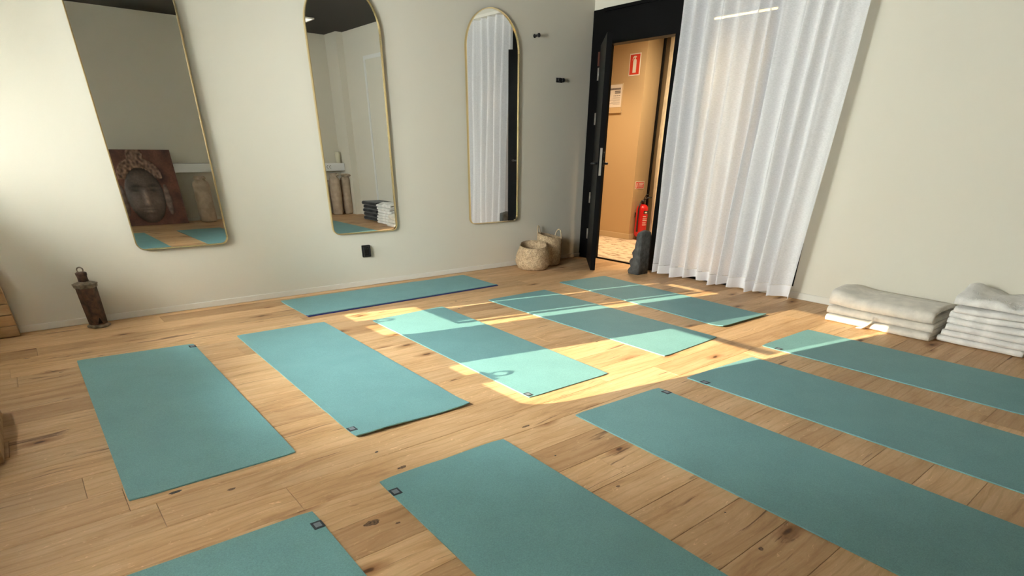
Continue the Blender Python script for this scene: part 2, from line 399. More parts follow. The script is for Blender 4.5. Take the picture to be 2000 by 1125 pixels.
# ================================================================== SETTING
XL, YF, ZC = -5.80, -6.38, 2.82
ROW = 0.1865; Y0 = -2.884+15*ROW       # joint lines of the oak rows
fl = struct(MB().box(XL, YF, -0.10, 0.0, 0.0, -0.014).box(0, -1.05, -0.10, 0.10, -0.19, -0.014).build('floor', MAT['subfloor']), 'wide oiled oak plank floor with dark knots and fine joints')
known = {-2.884: [-5.05], -3.07: [-4.65, -2.45], -3.63: [-3.547], -2.12: [-2.62], -3.257: [-1.765]}
random.seed(11)
def plank(x0, x1, y1, y0, par):
    g = 0.0006; c = 0.0012
    b = MB(); z = random.uniform(-0.0004, 0.0)
    xa, xb, ya, yb = x0+g, x1-g, y0+g, y1-g
    b.add([(xa, ya, -0.014), (xb, ya, -0.014), (xb, yb, -0.014), (xa, yb, -0.014),
           (xa, ya, z-c), (xb, ya, z-c), (xb, yb, z-c), (xa, yb, z-c),
           (xa+c, ya+c, z), (xb-c, ya+c, z), (xb-c, yb-c, z), (xa+c, yb-c, z)],
          [(3, 2, 1, 0), (0, 1, 5, 4), (1, 2, 6, 5), (2, 3, 7, 6), (3, 0, 4, 7), (4, 5, 9, 8), (5, 6, 10, 9), (6, 7, 11, 10), (7, 4, 8, 11), (8, 9, 10, 11)])
    o = b.build('plank', MAT['oak'], par, loc=((xa+xb)/2, (ya+yb)/2, 0.0), fix=False)
    return o
k = 0
ytop = 0.0; yn = Y0
while ytop > YF+0.001:
    ybot = max(yn, YF)
    if ytop-ybot < 0.02: ytop = ybot; yn -= ROW; continue
    xs = []
    for ky, v in known.items():
        if abs(ky-ytop) < 0.03: xs = list(v)
    L = 2.2
    if not xs: xs = [XL+random.uniform(0.35, 2.15)]
    while min(xs)-L > XL+0.25: xs.append(min(xs)-L)
    while max(xs)+L < -0.25: xs.append(max(xs)+L)
    e = [XL]+sorted(xs)+[0.0]
    for a, b_ in zip(e[:-1], e[1:]):
        # rows that run into the doorway go on under the frame line
        plank(a, b_, ytop, ybot, fl)
    ytop = ybot; yn -= ROW
# dark knots and filled holes seen one by one
random.seed(5)
MAT['knot'] = simple('dark_oak_knot', (.16, .085, .040), .55, var=.7, vscale=110)
MAT['plug'] = simple('black_knot_filler', (.012, .010, .010), .4)
for kx, ky, la, lb, mk in ((-4.982, -2.848, .030, .013, 'plug'), (-4.813, -2.955, .020, .010, 'knot'), (-4.250, -3.023, .011, .007, 'plug'), (-4.229, -3.205, .030, .013, 'knot'),
                       (-4.500, -3.480, .034, .020, 'knot'), (-4.430, -3.535, .013, .007, 'knot'), (-3.587, -3.225, .030, .009, 'knot'), (-3.574, -4.401, .015, .011, 'knot'),
                       (-3.672, -3.519, .006, .005, 'plug'), (-3.480, -4.210, .005, .004, 'plug'), (-3.650, -3.850, .012, .008, 'knot'), (-2.960, -4.150, .020, .012, 'knot'), (-5.342, -.666, .022, .006, 'plug'), (-5.201, -1.072, .018, .006, 'knot'),
                       (-4.991, -.870, .025, .005, 'knot'), (-2.480, -1.000, .013, .010, 'plug'), (-2.60, -1.22, .012, .010, 'plug'), (-3.76, -2.36, .020, .006, 'knot'), (-4.05, -1.60, .022, .007, 'knot'), (-2.36, -2.52, .016, .008, 'knot')):
    b = MB(); n_ = 14
    V = [(kx, ky, .00025)]+[(kx+la*math.cos(2*PI*i/n_)*(1+.25*random.uniform(-1, 1)), ky+lb*math.sin(2*PI*i/n_)*(1+.25*random.uniform(-1, 1)), .0001) for i in range(n_)]
    V = [(kx+(x-kx)*.75, ky+(y-ky)*.75, z) for x, y, z in V]
    b.add(V, [(0, 1+i, 1+(i+1) % n_) for i in range(n_)]); b.build('knot', MAT[mk], fl, fix=False)
yy = -0.19
for y in [Y0-ROW*i for i in range(1, 6)]+[-1.05]:
    if y < yy-0.02 and y >= -1.051: plank(0.0, 0.10, yy, y, fl); yy = y
struct(MB().box(-6.2, YF-.2, ZC, .12, .2, ZC+.1).build('ceiling', MAT['ceiling']), 'dark brown ceiling')
struct(MB().box(-6.0, 0.0, -.1, .10, .14, ZC).build('wall_back', MAT['wall']), 'greige painted wall carrying the three arched mirrors')
struct(MB().box(-6.0, YF-.14, -.1, .14, YF, ZC).build('wall_front', MAT['wall']), 'greige wall seen only in the mirrors')
wr = MB()
wr.box(0, -2.06, 2.372, .14, 0, ZC)                 # over the door and side light
wr.box(0, YF, -.1, .14, -2.06, ZC)
wr.box(-.12, YF, -.1, 0, -5.92, ZC)                 # pier in the far corner
struct(wr.build('wall_right', MAT['wall']), 'warm greige wall with the black doorway and the sheer curtain')
# left wall with the window openings
def yw(y0): return y0+AZ*2.39
WIN = [(-.84, -1.60), (-2.30, -3.09), (-3.80, -4.58)]  # last one is an unseen window, added as a fill light source
SILL, HEAD = 2.39*TAN, (5.84-.38)*TAN
wl = MB(); m = .05; prev = 0.0
for a, b_ in WIN:
    ya, yb = yw(a)+m, yw(b_)-m
    wl.box(-5.9, ya, -.1, XL, prev, ZC); wl.box(-5.9, yb, -.1, XL, ya, SILL-m); wl.box(-5.9, yb, HEAD+m, XL, ya, ZC); prev = yb
    portal(ya, yb, SILL-m, HEAD+m)
wl.box(-5.9, YF, -.1, XL, prev, ZC)
struct(wl.build('wall_left', MAT['wall']), 'window wall left of the picture')
for i, (a, b_) in enumerate(WIN):
    ya, yb = yw(a), yw(b_)
    root = thing(f'window_{i+1}', (-5.84, (ya+yb)/2, SILL-m), kind='structure')
    inner = rrect(yb, SILL, ya, HEAD, [.10, .045, .01, .01]); outer = rrect(yb-m, SILL-m, ya+m, HEAD+m, .0005)
    MB().ring(outer, inner, lambda u, v, d: (d, u, v), -5.86, -5.82).build('window_frame', MAT['frame'], root)
    MB().box(-5.846, yb-.005, SILL-.005, -5.840, ya+.005, HEAD+.005).build('pane', MAT['glass'], root)
    yh = (yw(-1.165) if i == 0 else yw(-2.585) if i == 1 else (ya+yb)/2)
    hb = MB().box(-5.835, yh-.075, SILL-.01, -5.795, yh+.075, SILL+.042, .004); h = hb.build('handle', MAT['frame'], root)
    MB().tube([(-5.80, yh+.035+.034*math.cos(t)-.035, SILL+.066+.026*math.sin(t)) for t in np.linspace(0, 2*PI, 25)[:-1]], .0075, 8, closed=True).build('pull_ring', MAT['steel'], h)
# baseboards
struct(MB().box(-5.8, -.012, 0.001, 0.0, 0, .046, .003).build('baseboard_back', MAT['base']))
struct(MB().box(-.013, -4.9, 0.001, 0, -2.06, .058, .003).box(-.013, -5.92, .001, 0, -4.9, .058, .003).build('baseboard_right', MAT['base']))
struct(MB().box(-5.8, YF, 0.001, -.12, YF+.012, .046, .003).build('baseboard_front', MAT['base']))
struct(MB().box(-.012, -5.22, .06, 0, -5.17, 2.43).box(-.012, -5.17, 2.38, 0, -3.3, 2.43).build('trim_1', MAT['frame']), 'pale casing strip on the right wall, seen in the middle mirror')
struct(MB().box(-.006, -2.668, .10, 0, -2.658, .46).build('trim_2', MAT['black']), 'thin black strip on the wall beside the curtain edge')

# ------------------------------------------------------------------ hallway behind the door
HX, HY = 1.63, 0.62
struct(MB().box(.10, -4.2, -.1, 2.6, 3.2, 0.0).build('floor_hallway', MAT['hallfloor']), 'beige patterned hallway floor')
struct(MB().box(.10, -4.2, 2.5, 2.6, 3.2, 2.6).build('ceiling_hallway', MAT['ceiling']))
struct(MB().box(HX, HY, 0, 2.5, 3.2, 2.5).build('wall_hallway', MAT['hallwall']), 'tan hallway wall with a projecting corner')
struct(MB().box(2.30, -4.2, 0, 2.5, HY, 2.5).build('wall_hallway_far', MAT['hallwall']))
struct(MB().box(.10, 3.1, 0, HX, 3.2, 2.5).build('wall_hallway_end', MAT['hallwall']))
struct(MB().box(.14, -4.2, 0, 2.30, -4.1, 2.5).build('wall_hallway_near', MAT['hallwall']))
struct(MB().box(.10, .0, 0, .14, 3.1, 2.5).box(.14, -.04, 0, .16, 3.1, 2.5).build('wall_hallway_side', MAT['hallwall']))
struct(MB().box(HX-.014, HY-.014, 0, HX, 3.1, .075, .003).box(HX, HY-.014, 0, 1.9, HY, .075, .003).build('baseboard_hallway', MAT['hallbase']))
struct(MB().box(1.80, .487, 0, 1.826, .513, 2.5).build('trim_3', MAT['black']), 'slim black post standing in the hallway')

def waves(name, mat, x0, ya, yb, z0, z1, amp, n, par=None, nz=10, seed=1, bottom=0.0, phase=0.0, edge=None, res=14, flare=0.0):
    """hanging cloth in the y-z plane with round folds towards -x"""
    rnd = random.Random(seed); cuts = [0]
    for i in range(n): cuts.append(cuts[-1]+rnd.uniform(.7, 1.3))
    T = cuts[-1]; cuts = [c/T for c in cuts]; amps = [rnd.uniform(.65, 1.15) for _ in range(n)]
    cols = []
    for i in range(n):
        for j in range(res):
            q = j/res; cols.append((cuts[i]+(cuts[i+1]-cuts[i])*q, amps[i], q, i))
    cols.append((1.0, amps[-1], 1.0, n-1))
    V, Fc = [], []
    for k in range(nz+1):
        tz = k/nz; z = z1+(z0-z1)*tz
        for (s_, a, q, i) in cols:
            sh = 0.5-0.5*math.cos(2*PI*q)
            if phase: sh = 1-sh
            sh = sh**(1.35 if phase else .8)
            am = amp*a*(0.55+0.45*tz)
            y = ya+(yb-ya)*s_+.010*math.sin(5*s_*T+2.2*tz*2)*tz+flare*(0.5-tz)*(yb-ya)*(s_-0.5)*2
            x = x0-am*sh+.008*math.sin(9*tz+i*1.7)
            V.append((x, y, z+(bottom*math.sin(i*2.3+q*3) if k == nz else 0)))
    m_ = len(cols)
    for k in range(nz):
        for c in range(m_-1): Fc.append((k*m_+c, k*m_+c+1, (k+1)*m_+c+1, (k+1)*m_+c))
    return MB().add(V, Fc, True), V[-m_:]
b, _ = waves('c', None, 1.90, .482, -3.4, .015, 2.47, .03, 30, seed=5)
tag(b.build('hallway_drape', MAT['hallcurtain'], fix=False), 'cream drape hanging in the hallway beyond the slim black post', 'curtain')

# LED line in the hallway
t = thing('ceiling_lamp', (1.50, -.80, 2.45), 'thin glowing warm line of light seen through the top of the sheer curtain', 'lamp')
MB().box(1.485, -1.36, 2.44, 1.515, -.20, 2.50).build('housing', MAT['blackp'], t)
MB().box(1.488, -1.35, 2.425, 1.512, -.21, 2.44).build('light_strip', MAT['led'], t)

# ------------------------------------------------------------------ door with frame and side light
D = thing('door_1', (0.03, -.6, 0), 'open black door in a black frame with steel hinges', kind='structure')
df = MB()
df.box(-.012, -.165, .0, .11, -.004, 2.37)       # left post
df.box(.03, -.20, .0, .11, -.165, 2.10)
df.box(-.012, -1.36, 2.075, .11, -.165, 2.37)    # head with closed fanlight
df.box(-.012, -1.36, .0, .11, -1.055, 2.075)     # right post and panel
df.box(-.012, -2.06, 2.26, .11, -1.36, 2.37); df.box(-.012, -2.06, 0, .11, -2.02, 2.26); df.box(-.012, -2.02, 0, .11, -1.36, .06)
df.box(-.030, -.15, 2.345, -.012, -1.36, 2.37)
df.build('door_frame', MAT['black'], D)
MB().box(.085, -1.055, .0, .112, -.20, .014).build('threshold', MAT['black'], D)
hx, hy = -.035, -.185; fx, fy = -.545, -.742
dv = Vector((fx-hx, fy-hy, 0)); LL = dv.length; dv.normalize(); nv = Vector((-dv.y, dv.x, 0))   # towards camera right
if nv.x < 0: nv = -nv
def leafp(u, v, z): return Vector((hx, hy, 0))+dv*u+nv*v+Vector((0, 0, z))
def lbox(b, u0, u1, v0, v1, z0, z1):
    c = [leafp(u, v, z) for u in (u0, u1) for v in (v0, v1) for z in (z0, z1)]
    return b.add(c, [(0, 1, 3, 2), (4, 6, 7, 5), (0, 4, 5, 1), (2, 3, 7, 6), (0, 2, 6, 4), (1, 5, 7, 3)])
leaf = lbox(MB(), 0, LL, -.025, .025, .008, 2.065).build('door_leaf', MAT['black'], D)
plab(lbox(MB(), LL, LL+.002, -.011, .011, .915, 1.155).build('lock_plate', MAT['steel'], leaf), 'long pale steel lock plate')
hd = MB()
hd.tube([leafp(LL-.06, .026, 1.02), leafp(LL-.06, .078, 1.02)], .011, 12); hd.tube([leafp(LL-.06, .072, 1.02), leafp(LL-.10, .076, 1.02), leafp(LL-.18, .076, 1.018)], .009, 10)
hd.tube([leafp(LL-.06, -.026, 1.02), leafp(LL-.06, -.078, 1.02)], .011, 12); hd.tube([leafp(LL-.06, -.072, 1.02), leafp(LL-.18, -.076, 1.018)], .009, 10)
hd.tube([leafp(LL-.06, .024, 1.02), leafp(LL-.06, .034, 1.02)], .026, 20); hd.tube([leafp(LL-.06, .024, 1.10), leafp(LL-.06, .036, 1.10)], .022, 20)
hd.build('door_handle', MAT['blackp'], leaf)
for z in (1.83, 1.43, .66, .275):
    hb = MB().box(-.018, -.142, z-.055, -.011, -.112, z+.055, .001).box(-.024, -.166, z-.045, -.011, -.142, z+.045)
    hb.tube([(-.024, -.142, z-.055), (-.024, -.142, z+.055)], .008, 12); plab(hb.build('hinge', MAT['steel'], D), 'brushed steel hinge')
for y in (-.118, -.142): MB().box(-.020, y-.010, 1.90, -.011, y+.010, 2.02).build('brown_slat', simple('brown_strip', (.09, .03, .02), .4), D)  # two small brown slats above the top hinge
W4 = thing('window_4', (.05, -1.69, .06), 'glass side light behind the sheer curtain', kind='structure')
MB().box(.045, -2.02, .06, .053, -1.36, 2.26).build('pane', MAT['glass'], W4)

# ================================================================== SHEER CURTAIN
CX = -.075
C = thing('sheer_curtain', (-.10, -1.98, .02), 'tall white sheer linen curtain hanging in folds beside the open door', 'curtain')
body, edge = waves('c', None, CX, -1.230, -2.765, .115, 2.50, .150, 11, seed=3, nz=16, flare=.035, phase=1)
body.build('fabric', MAT['sheer'], C, fix=False)
hv = []; hf = []
for k, dz in enumerate((.113, .06, .022)):
    for i, p in enumerate(edge): hv.append((p[0]-.002+.006*math.sin(i*.35)*k*.5, p[1]+.004*k*math.sin(i*.21), dz+(.012*math.sin(i*.16)+.006 if k == 2 else 0)))
for k in range(2):
    for c in range(len(edge)-1): hf.append((k*len(edge)+c, k*len(edge)+c+1, (k+1)*len(edge)+c+1, (k+1)*len(edge)+c))
plab(MB().add(hv, hf, True).build('hem', MAT['hem'], C, fix=False), 'doubled white bottom hem')
tag(MB().box(-.17, -2.85, 2.503, -.08, -1.15, 2.53).box(-.13, -2.80, 2.53, -.12, -2.79, ZC).box(-.13, -1.22, 2.53, -.12, -1.21, ZC).build('curtain_rail', MAT['white']), 'slim white rail at the top of the sheer curtain', 'rail')

# ================================================================== MIRRORS
def arch(x0, x1, z0, zt, rb, n=28):
    P = []; R = (x1-x0)/2; zs = zt-R
    for k in range(7): a = PI+k/6*PI/2; P.append((x0+rb+rb*math.cos(a), z0+rb+rb*math.sin(a)))
    for k in range(7): a = 1.5*PI+k/6*PI/2; P.append((x1-rb+rb*math.cos(a), z0+rb+rb*math.sin(a)))
    for k in range(n+1): a = k/n*PI; P.append(((x0+x1)/2+R*math.cos(a), zs+R*math.sin(a)))
    return P
for x0, lab in ((-4.540, 'tall arched mirror with a thin brass frame, the left one, above the rusty metal bottle'),
                (-3.068, 'tall arched mirror with a thin brass frame, in the middle above the black wall socket'),
                (-1.620, 'tall arched mirror with a thin brass frame, the right one, above the seagrass baskets side')):
    x1 = x0+.620; t = thing('wall_mirror', ((x0+x1)/2, -.012, .461), lab, 'mirror', 'arched brass mirrors on the back wall')
    o_ = arch(x0, x1, .461, 2.235, .055); i_ = arch(x0+.007, x1-.007, .468, 2.228, .048)
    MB().ring(o_, i_, lambda u, v, d: (u, d, v), -.028, -.001).build('mirror_frame', MAT['gold'], t)
    MB().prism(i_, lambda u, v, d: (u, d, v), -.016, -.002).build('mirror_glass', MAT['mirror'], t)

# ================================================================== YOGA MATS
MATS = {
 'A': ((-5.115,-.908),(-4.499,-.969),(-4.518,-2.824),(-5.125,-2.818), 'teal yoga mat by the left edge, nearest the rusty metal bottle'),
 'B': ((-4.229,-.948),(-3.625,-.972),(-3.651,-2.868),(-4.261,-2.857), 'teal yoga mat second from the left, with its near edge slightly curled up'),
 'C': ((-3.326,-1.145),(-2.687,-1.104),(-2.762,-2.991),(-3.354,-2.982), 'teal yoga mat with a sunlit patch at each end and two ring shadows'),
 'D': ((-2.249,-1.145),(-1.595,-1.137),(-1.618,-2.97),(-2.244,-3.0), 'teal yoga mat whose near right end alone is brightly sunlit'),
 'E': ((-1.251,-.971),(-.666,-1.025),(-.775,-2.87),(-1.366,-2.858), 'teal yoga mat nearest the open door and the sheer curtain'),
 'F': ((-3.660,-.147),(-1.808,-.139),(-1.822,-.728),(-3.658,-.752), 'teal yoga mat with a navy underside, lying along the mirror wall'),
 'G': ((-4.358,-3.255),(-3.757,-3.266),(-3.800,-5.11),(-4.415,-5.10), 'teal yoga mat at the bottom centre with a dark tag at its left corner'),
 'H': ((-3.323,-3.28),(-2.712,-3.309),(-2.757,-5.158),(-3.375,-5.13), 'long teal yoga mat running to the lower right corner'),
 'I': ((-2.457,-3.31),(-1.815,-3.345),(-1.875,-5.20),(-2.470,-5.16), 'teal yoga mat at the right with a small sunlit corner at its far end'),
 'J': ((-1.543,-3.258),(-.912,-3.267),(-.915,-5.12),(-1.541,-5.11), 'teal yoga mat lying in front of the folded white towels'),
 'K': ((-5.244,-3.276),(-4.634,-3.288),(-4.655,-5.14),(-5.27,-5.13), 'teal yoga mat cut off by the bottom left edge, tag at its right corner'),
}
TAGS = {'A': (1, 'r', .04), 'B': (0, 'l', 1.80), 'C': (0, 'l', 1.78), 'G': (0, 'l', .085), 'H': (1, 'r', .05), 'I': (0, 'l', .09), 'J': (0, 'l', .09), 'K': (1, 'r', .075)}
def bil(q, u, v):
    a, b_, c, d = [Vector((*p, 0)) for p in q]
    return a*(1-u)*(1-v)+b_*u*(1-v)+c*u*v+d*(1-u)*v
def mat_height(key, u, v, p):
    h = 0.0006+0.0016*max(0, noise.noise(Vector((p.x*2.3+ord(key), p.y*2.3, 0))))
    if key == 'B': h += .0045*max(0, (v-.93)/.07)**1.5*(1+.5*math.sin(u*7))*1.6+.004*math.exp(-((v-.84)/.02)**2)*.8+.003*math.exp(-((v-.45)/.015)**2)
    if key == 'E': h += .012*max(0, (v-.94)/.06)**1.6
    if key == 'F': h += .008*max(0, (v-.9)/.1)**1.5
    if key == 'G': h += .003*max(0, (.03-v)/.03)*abs(math.sin(u*6))
    return h
for key, (a, b_, c, d, lab) in MATS.items():
    q = (a, b_, c, d); nu, nvv = (30, 10) if key == 'F' else (12, 48)
    cen = bil(q, .5, .5); t = thing('yoga_mat', (cen.x, cen.y, 0), lab, 'yoga mat', 'teal yoga mats laid out on the floor')
    TH = .0055
    def corner(u, v):   # slightly rounded corners
        return u, v
    V, Fc = [], []
    for j in range(nvv+1):
        for i in range(nu+1):
            u, v = i/nu, j/nvv; p = bil(q, u, v)
            if i in (0, nu) and j in (0, nvv): p = p.lerp(bil(q, .5, .5), .006)
            h = mat_height(key, u, v, p); V.append((p.x, p.y, h+TH))
    n0 = len(V); V += [(x, y, z-TH) for x, y, z in V]; W_ = nu+1
    for j in range(nvv):
        for i in range(nu):
            k0 = j*W_+i; Fc.append((k0, k0+W_, k0+W_+1, k0+1)); Fc.append((n0+k0, n0+k0+1, n0+k0+W_+1, n0+k0+W_))
    rim = [i for i in range(W_)]+[j*W_+nu for j in range(1, nvv+1)]+[nvv*W_+i for i in range(nu-1, -1, -1)]+[j*W_ for j in range(nvv-1, 0, -1)]
    rv = [V[i] for i in rim]+[V[n0+i] for i in rim]; nr = len(rim)
    side = [(i, nr+i, nr+(i+1) % nr, (i+1) % nr) for i in range(nr)]
    bld = MB().add(V, Fc, True); bld.add(rv, side)
    bld.build('mat_sheet', MAT['teal'], t, fix=False)
    if key == 'F':
        V2 = []
        for (u, v, dz) in ((0, .9, 0), (1, .9, 0), (1, 1, 0), (0, 1, 0)):
            p = bil(q, u, v); V2.append((p.x, p.y-(.008 if v == 1 else 0), .0003))
        V2 += [(x, y, .0006 if i < 2 else .0062) for i, (x, y, z) in enumerate(V2)]
        plab(MB().add(V2, [(0, 1, 2, 3), (4, 7, 6, 5), (0, 4, 5, 1), (1, 5, 6, 2), (2, 6, 7, 3), (3, 7, 4, 0)]).build('underside', MAT['navy'], t), 'navy blue underside showing along the near edge')
    if key in TAGS:
        e, sd_, dist = TAGS[key]; L_ = (Vector((*d, 0))-Vector((*a, 0))).length
        v0, v1 = dist/L_, (dist+.045)/L_; ud = .036/.61
        us = (1.0-ud, 1.003) if e else (-.003, ud)
        z = .0068+.0016 if key not in 'B' else .012
        c4 = [bil(q, us[0], v0), bil(q, us[1], v0), bil(q, us[1], v1), bil(q, us[0], v1)]
        zz = [mat_height(key, min(1, max(0, uu_)), vv_, p)+TH for (uu_, vv_), p in zip(((us[0], v0), (us[1], v0), (us[1], v1), (us[0], v1)), c4)]
        V = [(p.x, p.y, h+.0002) for p, h in zip(c4, zz)]+[(p.x, p.y, h+.0016) for p, h in zip(c4, zz)]
        fc6 = [(3, 2, 1, 0), (4, 5, 6, 7), (0, 1, 5, 4), (1, 2, 6, 5), (2, 3, 7, 6), (3, 0, 4, 7)]
        tg = MB().add(V, fc6).build('tag', MAT['tag'], t); plab(tg, 'small charcoal woven tag')
        uo = us[0]+(us[1]-us[0])*.2, us[0]+(us[1]-us[0])*.8; vo = v0+(v1-v0)*.2, v0+(v1-v0)*.8
        c4 = [bil(q, uo[0], vo[0]), bil(q, uo[1], vo[0]), bil(q, uo[1], vo[1]), bil(q, uo[0], vo[1])]; hz = max(zz)
        V = [(p.x, p.y, hz+.0014) for p in c4]+[(p.x, p.y, hz+.0020) for p in c4]
        MB().add(V, fc6).build('print', MAT['tagprint'], tg)

# ================================================================== BACK WALL DETAILS
t = thing('wall_socket', (-2.775, 0, .252), 'black wall socket under the middle mirror', 'socket')
MB().prism(rrect(-2.817, .252, -2.735, .355, .008, 3), lambda u, v, d: (u, d, v), -.012, -.001).build('face_plate', MAT['blackp'], t)
MB().ring(rrect(-2.808, .262, -2.744, .345, .006, 3), rrect(-2.802, .268, -2.750, .339, .02, 3), lambda u, v, d: (u, d, v), -.032, -.012).build('socket_rim', MAT['blackp'], t)
for z in (.325, .283):
    m_ = MB()
    for dx in (-.010, .010): m_.tube([(-2.776+dx, -.0118, z), (-2.776+dx, -.014, z)], .003, 8)
    m_.build('outlet', simple('outlet_grey', (.06, .06, .06), .4), t)
t = thing('coat_peg', (-.80, 0, 2.08), 'single black coat peg high on the wall right of the right mirror', 'hook')
MB().tube([(-.80, -.001, 2.085), (-.80, -.006, 2.085)], .016, 16).build('wall_plate', MAT['blackp'], t)
MB().tube([(-.80, -.006, 2.085), (-.80, -.062, 2.085)], .009, 12).build('stem', MAT['blackp'], t)
MB().tube([(-.80, -.056, 2.085), (-.80, -.060, 2.085), (-.80, -.070, 2.085), (-.80, -.073, 2.085)], [.012, .017, .017, .012], 16).build('knob', MAT['blackp'], t)
t = thing('coat_peg', (-.455, 0, 1.75), 'double black coat peg lower down, nearer the door', 'hook')
MB().box(-.500, -.008, 1.735, -.415, -.001, 1.775, .002).build('wall_plate', MAT['blackp'], t)
for x in (-.482, -.432):
    MB().tube([(x, -.008, 1.755), (x, -.036, 1.755)], .009, 12).build('stem', MAT['blackp'], t)
    MB().tube([(x, -.032, 1.755), (x, -.036, 1.755), (x, -.046, 1.755)], [.013, .018, .018], 16).build('knob', MAT['blackp'], t)

# ------------------------------------------------------------------ rusty metal bottle lamp
ux, uy = -4.915, -.128
t = thing('metal_bottle', (ux, uy, 0), 'rusty dark metal bottle with a ring on top, standing by the mirror wall', 'ornament')
def rough(p, a, r, z): 
    n_ = noise.noise(Vector((p[0]*60, p[1]*60, p[2]*30)))*.002; return (p[0]+n_, p[1]+n_, p[2])
MB().lathe([(.064, .0), (.070, .004), (.070, .014), (.056, .020)], (ux, uy, .001), 6, fn=lambda p, a, r, z: p).build('base_plate', MAT['rustlight'], t)
bd = MB(); bd.lathe([(.054, .018), (.056, .06), (.059, .15), (.061, .24), (.062, .285)], (ux, uy, 0), 6, fn=rough)
bd.sm = [False]*len(bd.sm); bd.build('bottle_body', MAT['rust'], t)
bd = MB().lathe([(.066, .270), (.068, .273), (.072, .291), (.076, .296), (.060, .302), (.030, .312)], (ux, uy, 0), 6, fn=rough); bd.sm = [False]*len(bd.sm); bd.build('shoulder', MAT['rustlight'], t)
MB().lathe([(.031, .308), (.029, .33), (.030, .345), (.033, .352), (.033, .366), (.026, .370), (.010, .371)], (ux, uy, 0), 14, fn=rough).build('neck', MAT['rust'], t)
MB().tube([(ux+.017*math.cos(s_), uy, .384+.017*math.sin(s_)) for s_ in np.linspace(0, 2*PI, 21)[:-1]], .0042, 8, closed=True).build('ring', MAT['rustlight'], t)
cam_side = MB().add([(ux-.006, uy-.058, .03), (ux+.024, uy-.052, .03), (ux+.012, uy-.056, .075), (ux-.006, uy-.054, .03), (ux+.024, uy-.048, .03), (ux+.012, uy-.050, .075)],
                    [(0, 1, 2), (3, 5, 4), (0, 3, 4, 1), (1, 4, 5, 2), (2, 5, 3, 0)]); cam_side.build('notch', MAT['black'], t)

# ------------------------------------------------------------------ wooden boxes at the left edge
def crate(x0, y0, x1, y1, h, n, label):
    t = thing('wooden_bench', ((x0+x1)/2, (y0+y1)/2, 0), label, 'bench', None)
    for i in range(n):
        z0 = .006+i*h/n; z1 = .006+(i+1)*h/n-.004
        MB().box(x0, y0, z0, x1, y0+.02, z1, .002).build('slat', MAT['crate'], t, loc=((x0+x1)/2, y0, z0))
        MB().box(x1-.02, y0+.022, z0, x1, y1, z1, .002).build('slat', MAT['crate'], t, loc=(x1, (y0+y1)/2, z0))
    MB().box(x0, y0+.0225, .002, x1-.022, y1-.002, h-.002).build('core', MAT['crate'], t)
    MB().box(x0, y0-.008, h+.004, x1+.008, y1, h+.03, .003).build('seat_board', MAT['crate'], t)
crate(-5.795, -.100, -5.350, -.016, .42, 6, 'pine slatted box in the left corner against the mirror wall')
crate(-5.795, -2.20, -5.462, -1.615, .13, 2, 'low pine box cut off by the left edge beside the first mat')

# ------------------------------------------------------------------ baskets
def basket(cx, cy, prof, label, tilt, seed, handles, crease):
    t = thing('seagrass_basket', (cx, cy, 0), label, 'basket', 'seagrass baskets in the corner')
    def fn(p, a, r, z):
        H = prof[len(prof)//2-1][1]
        q = noise.noise(Vector((math.cos(a)*1.4+seed, math.sin(a)*1.4, z*6)))*.016*min(1, z/.08)
        zz = p[2]+tilt[0]*(z/.28)**2*math.cos(a-tilt[1])
        k_ = 1+q/max(r, .05)
        return (cx+(p[0]-cx)*k_+tilt[2]*(z/.28), cy+(p[1]-cy)*k_, zz)
    MB().lathe(prof, (cx, cy, .002), 48, fn=fn).build('basket_body', MAT['basket'], t)
    for (a0, hgt, wd, lean) in handles:
        ztop = max(z for r, z in prof)-.006; rt = prof[len(prof)//2][0]
        pts = []
        for s_ in np.linspace(0, PI, 15):
            a = a0+wd*math.cos(s_); rad = rt-.003+lean*math.sin(s_)
            zz = ztop+tilt[0]*math.cos(a-tilt[1])+hgt*math.sin(s_)-.02
            pts.append((cx+rad*math.cos(a)+tilt[2], cy+rad*math.sin(a), zz))
        MB().tube(pts, .0065, 8).build('handle', MAT['straw'], t)
basket(-.990, -.275, [(.135, 0), (.158, .012), (.176, .05), (.181, .085), (.177, .098), (.166, .108), (.177, .120), (.174, .15), (.165, .19), (.154, .225), (.148, .245), (.142, .247), (.140, .20), (.150, .12), (.15, .03)],
       'round-bellied seagrass basket in front, its rim folded open', (.030, .85, 0), 3, [(-2.0, -.03, .5, -.03)], True)
basket(-.665, -.165, [(.115, 0), (.132, .012), (.140, .06), (.142, .13), (.140, .20), (.138, .26), (.136, .30), (.131, .302), (.134, .26), (.136, .15), (.12, .03)],
       'taller seagrass basket behind, with two looped handles standing up', (-.022, -.7, .01), 9, [(2.15, .10, .40, .0), (-.05, .10, .40, .0)], False)

# ------------------------------------------------------------------ grey stone sculpture half behind the curtain
prof = [(-.145, 0), (-.152, .03), (-.138, .055), (-.120, .075), (-.128, .10), (-.140, .125), (-.128, .15), (-.098, .165), (-.105, .19), (-.118, .215), (-.100, .24), (-.082, .262), (-.078, .30), (-.070, .34), (-.078, .375), (-.066, .41), (-.04, .43), (-.012, .42), (-.004, .36), (0.0, .28), (.004, .15), (.006, 0)]
st = MB(); n = len(prof)
layers = [(-.5, .86), (-.38, .96), (-.2, 1.0), (0, 1.03), (.2, 1.0), (.38, .96), (.5, .86)]
V = []; SXc, SYc = -.255, -1.185
for (dd, sc_) in layers:
    for (u, z) in prof:
        nz_ = noise.noise(Vector((u*18, z*18, dd*5)))*.010
        V.append((SXc+dd*.16, SYc-(u*sc_)-nz_, z*(1-.03*abs(dd)*2)+nz_*.5 if z > 0 else .001))
Fc = []
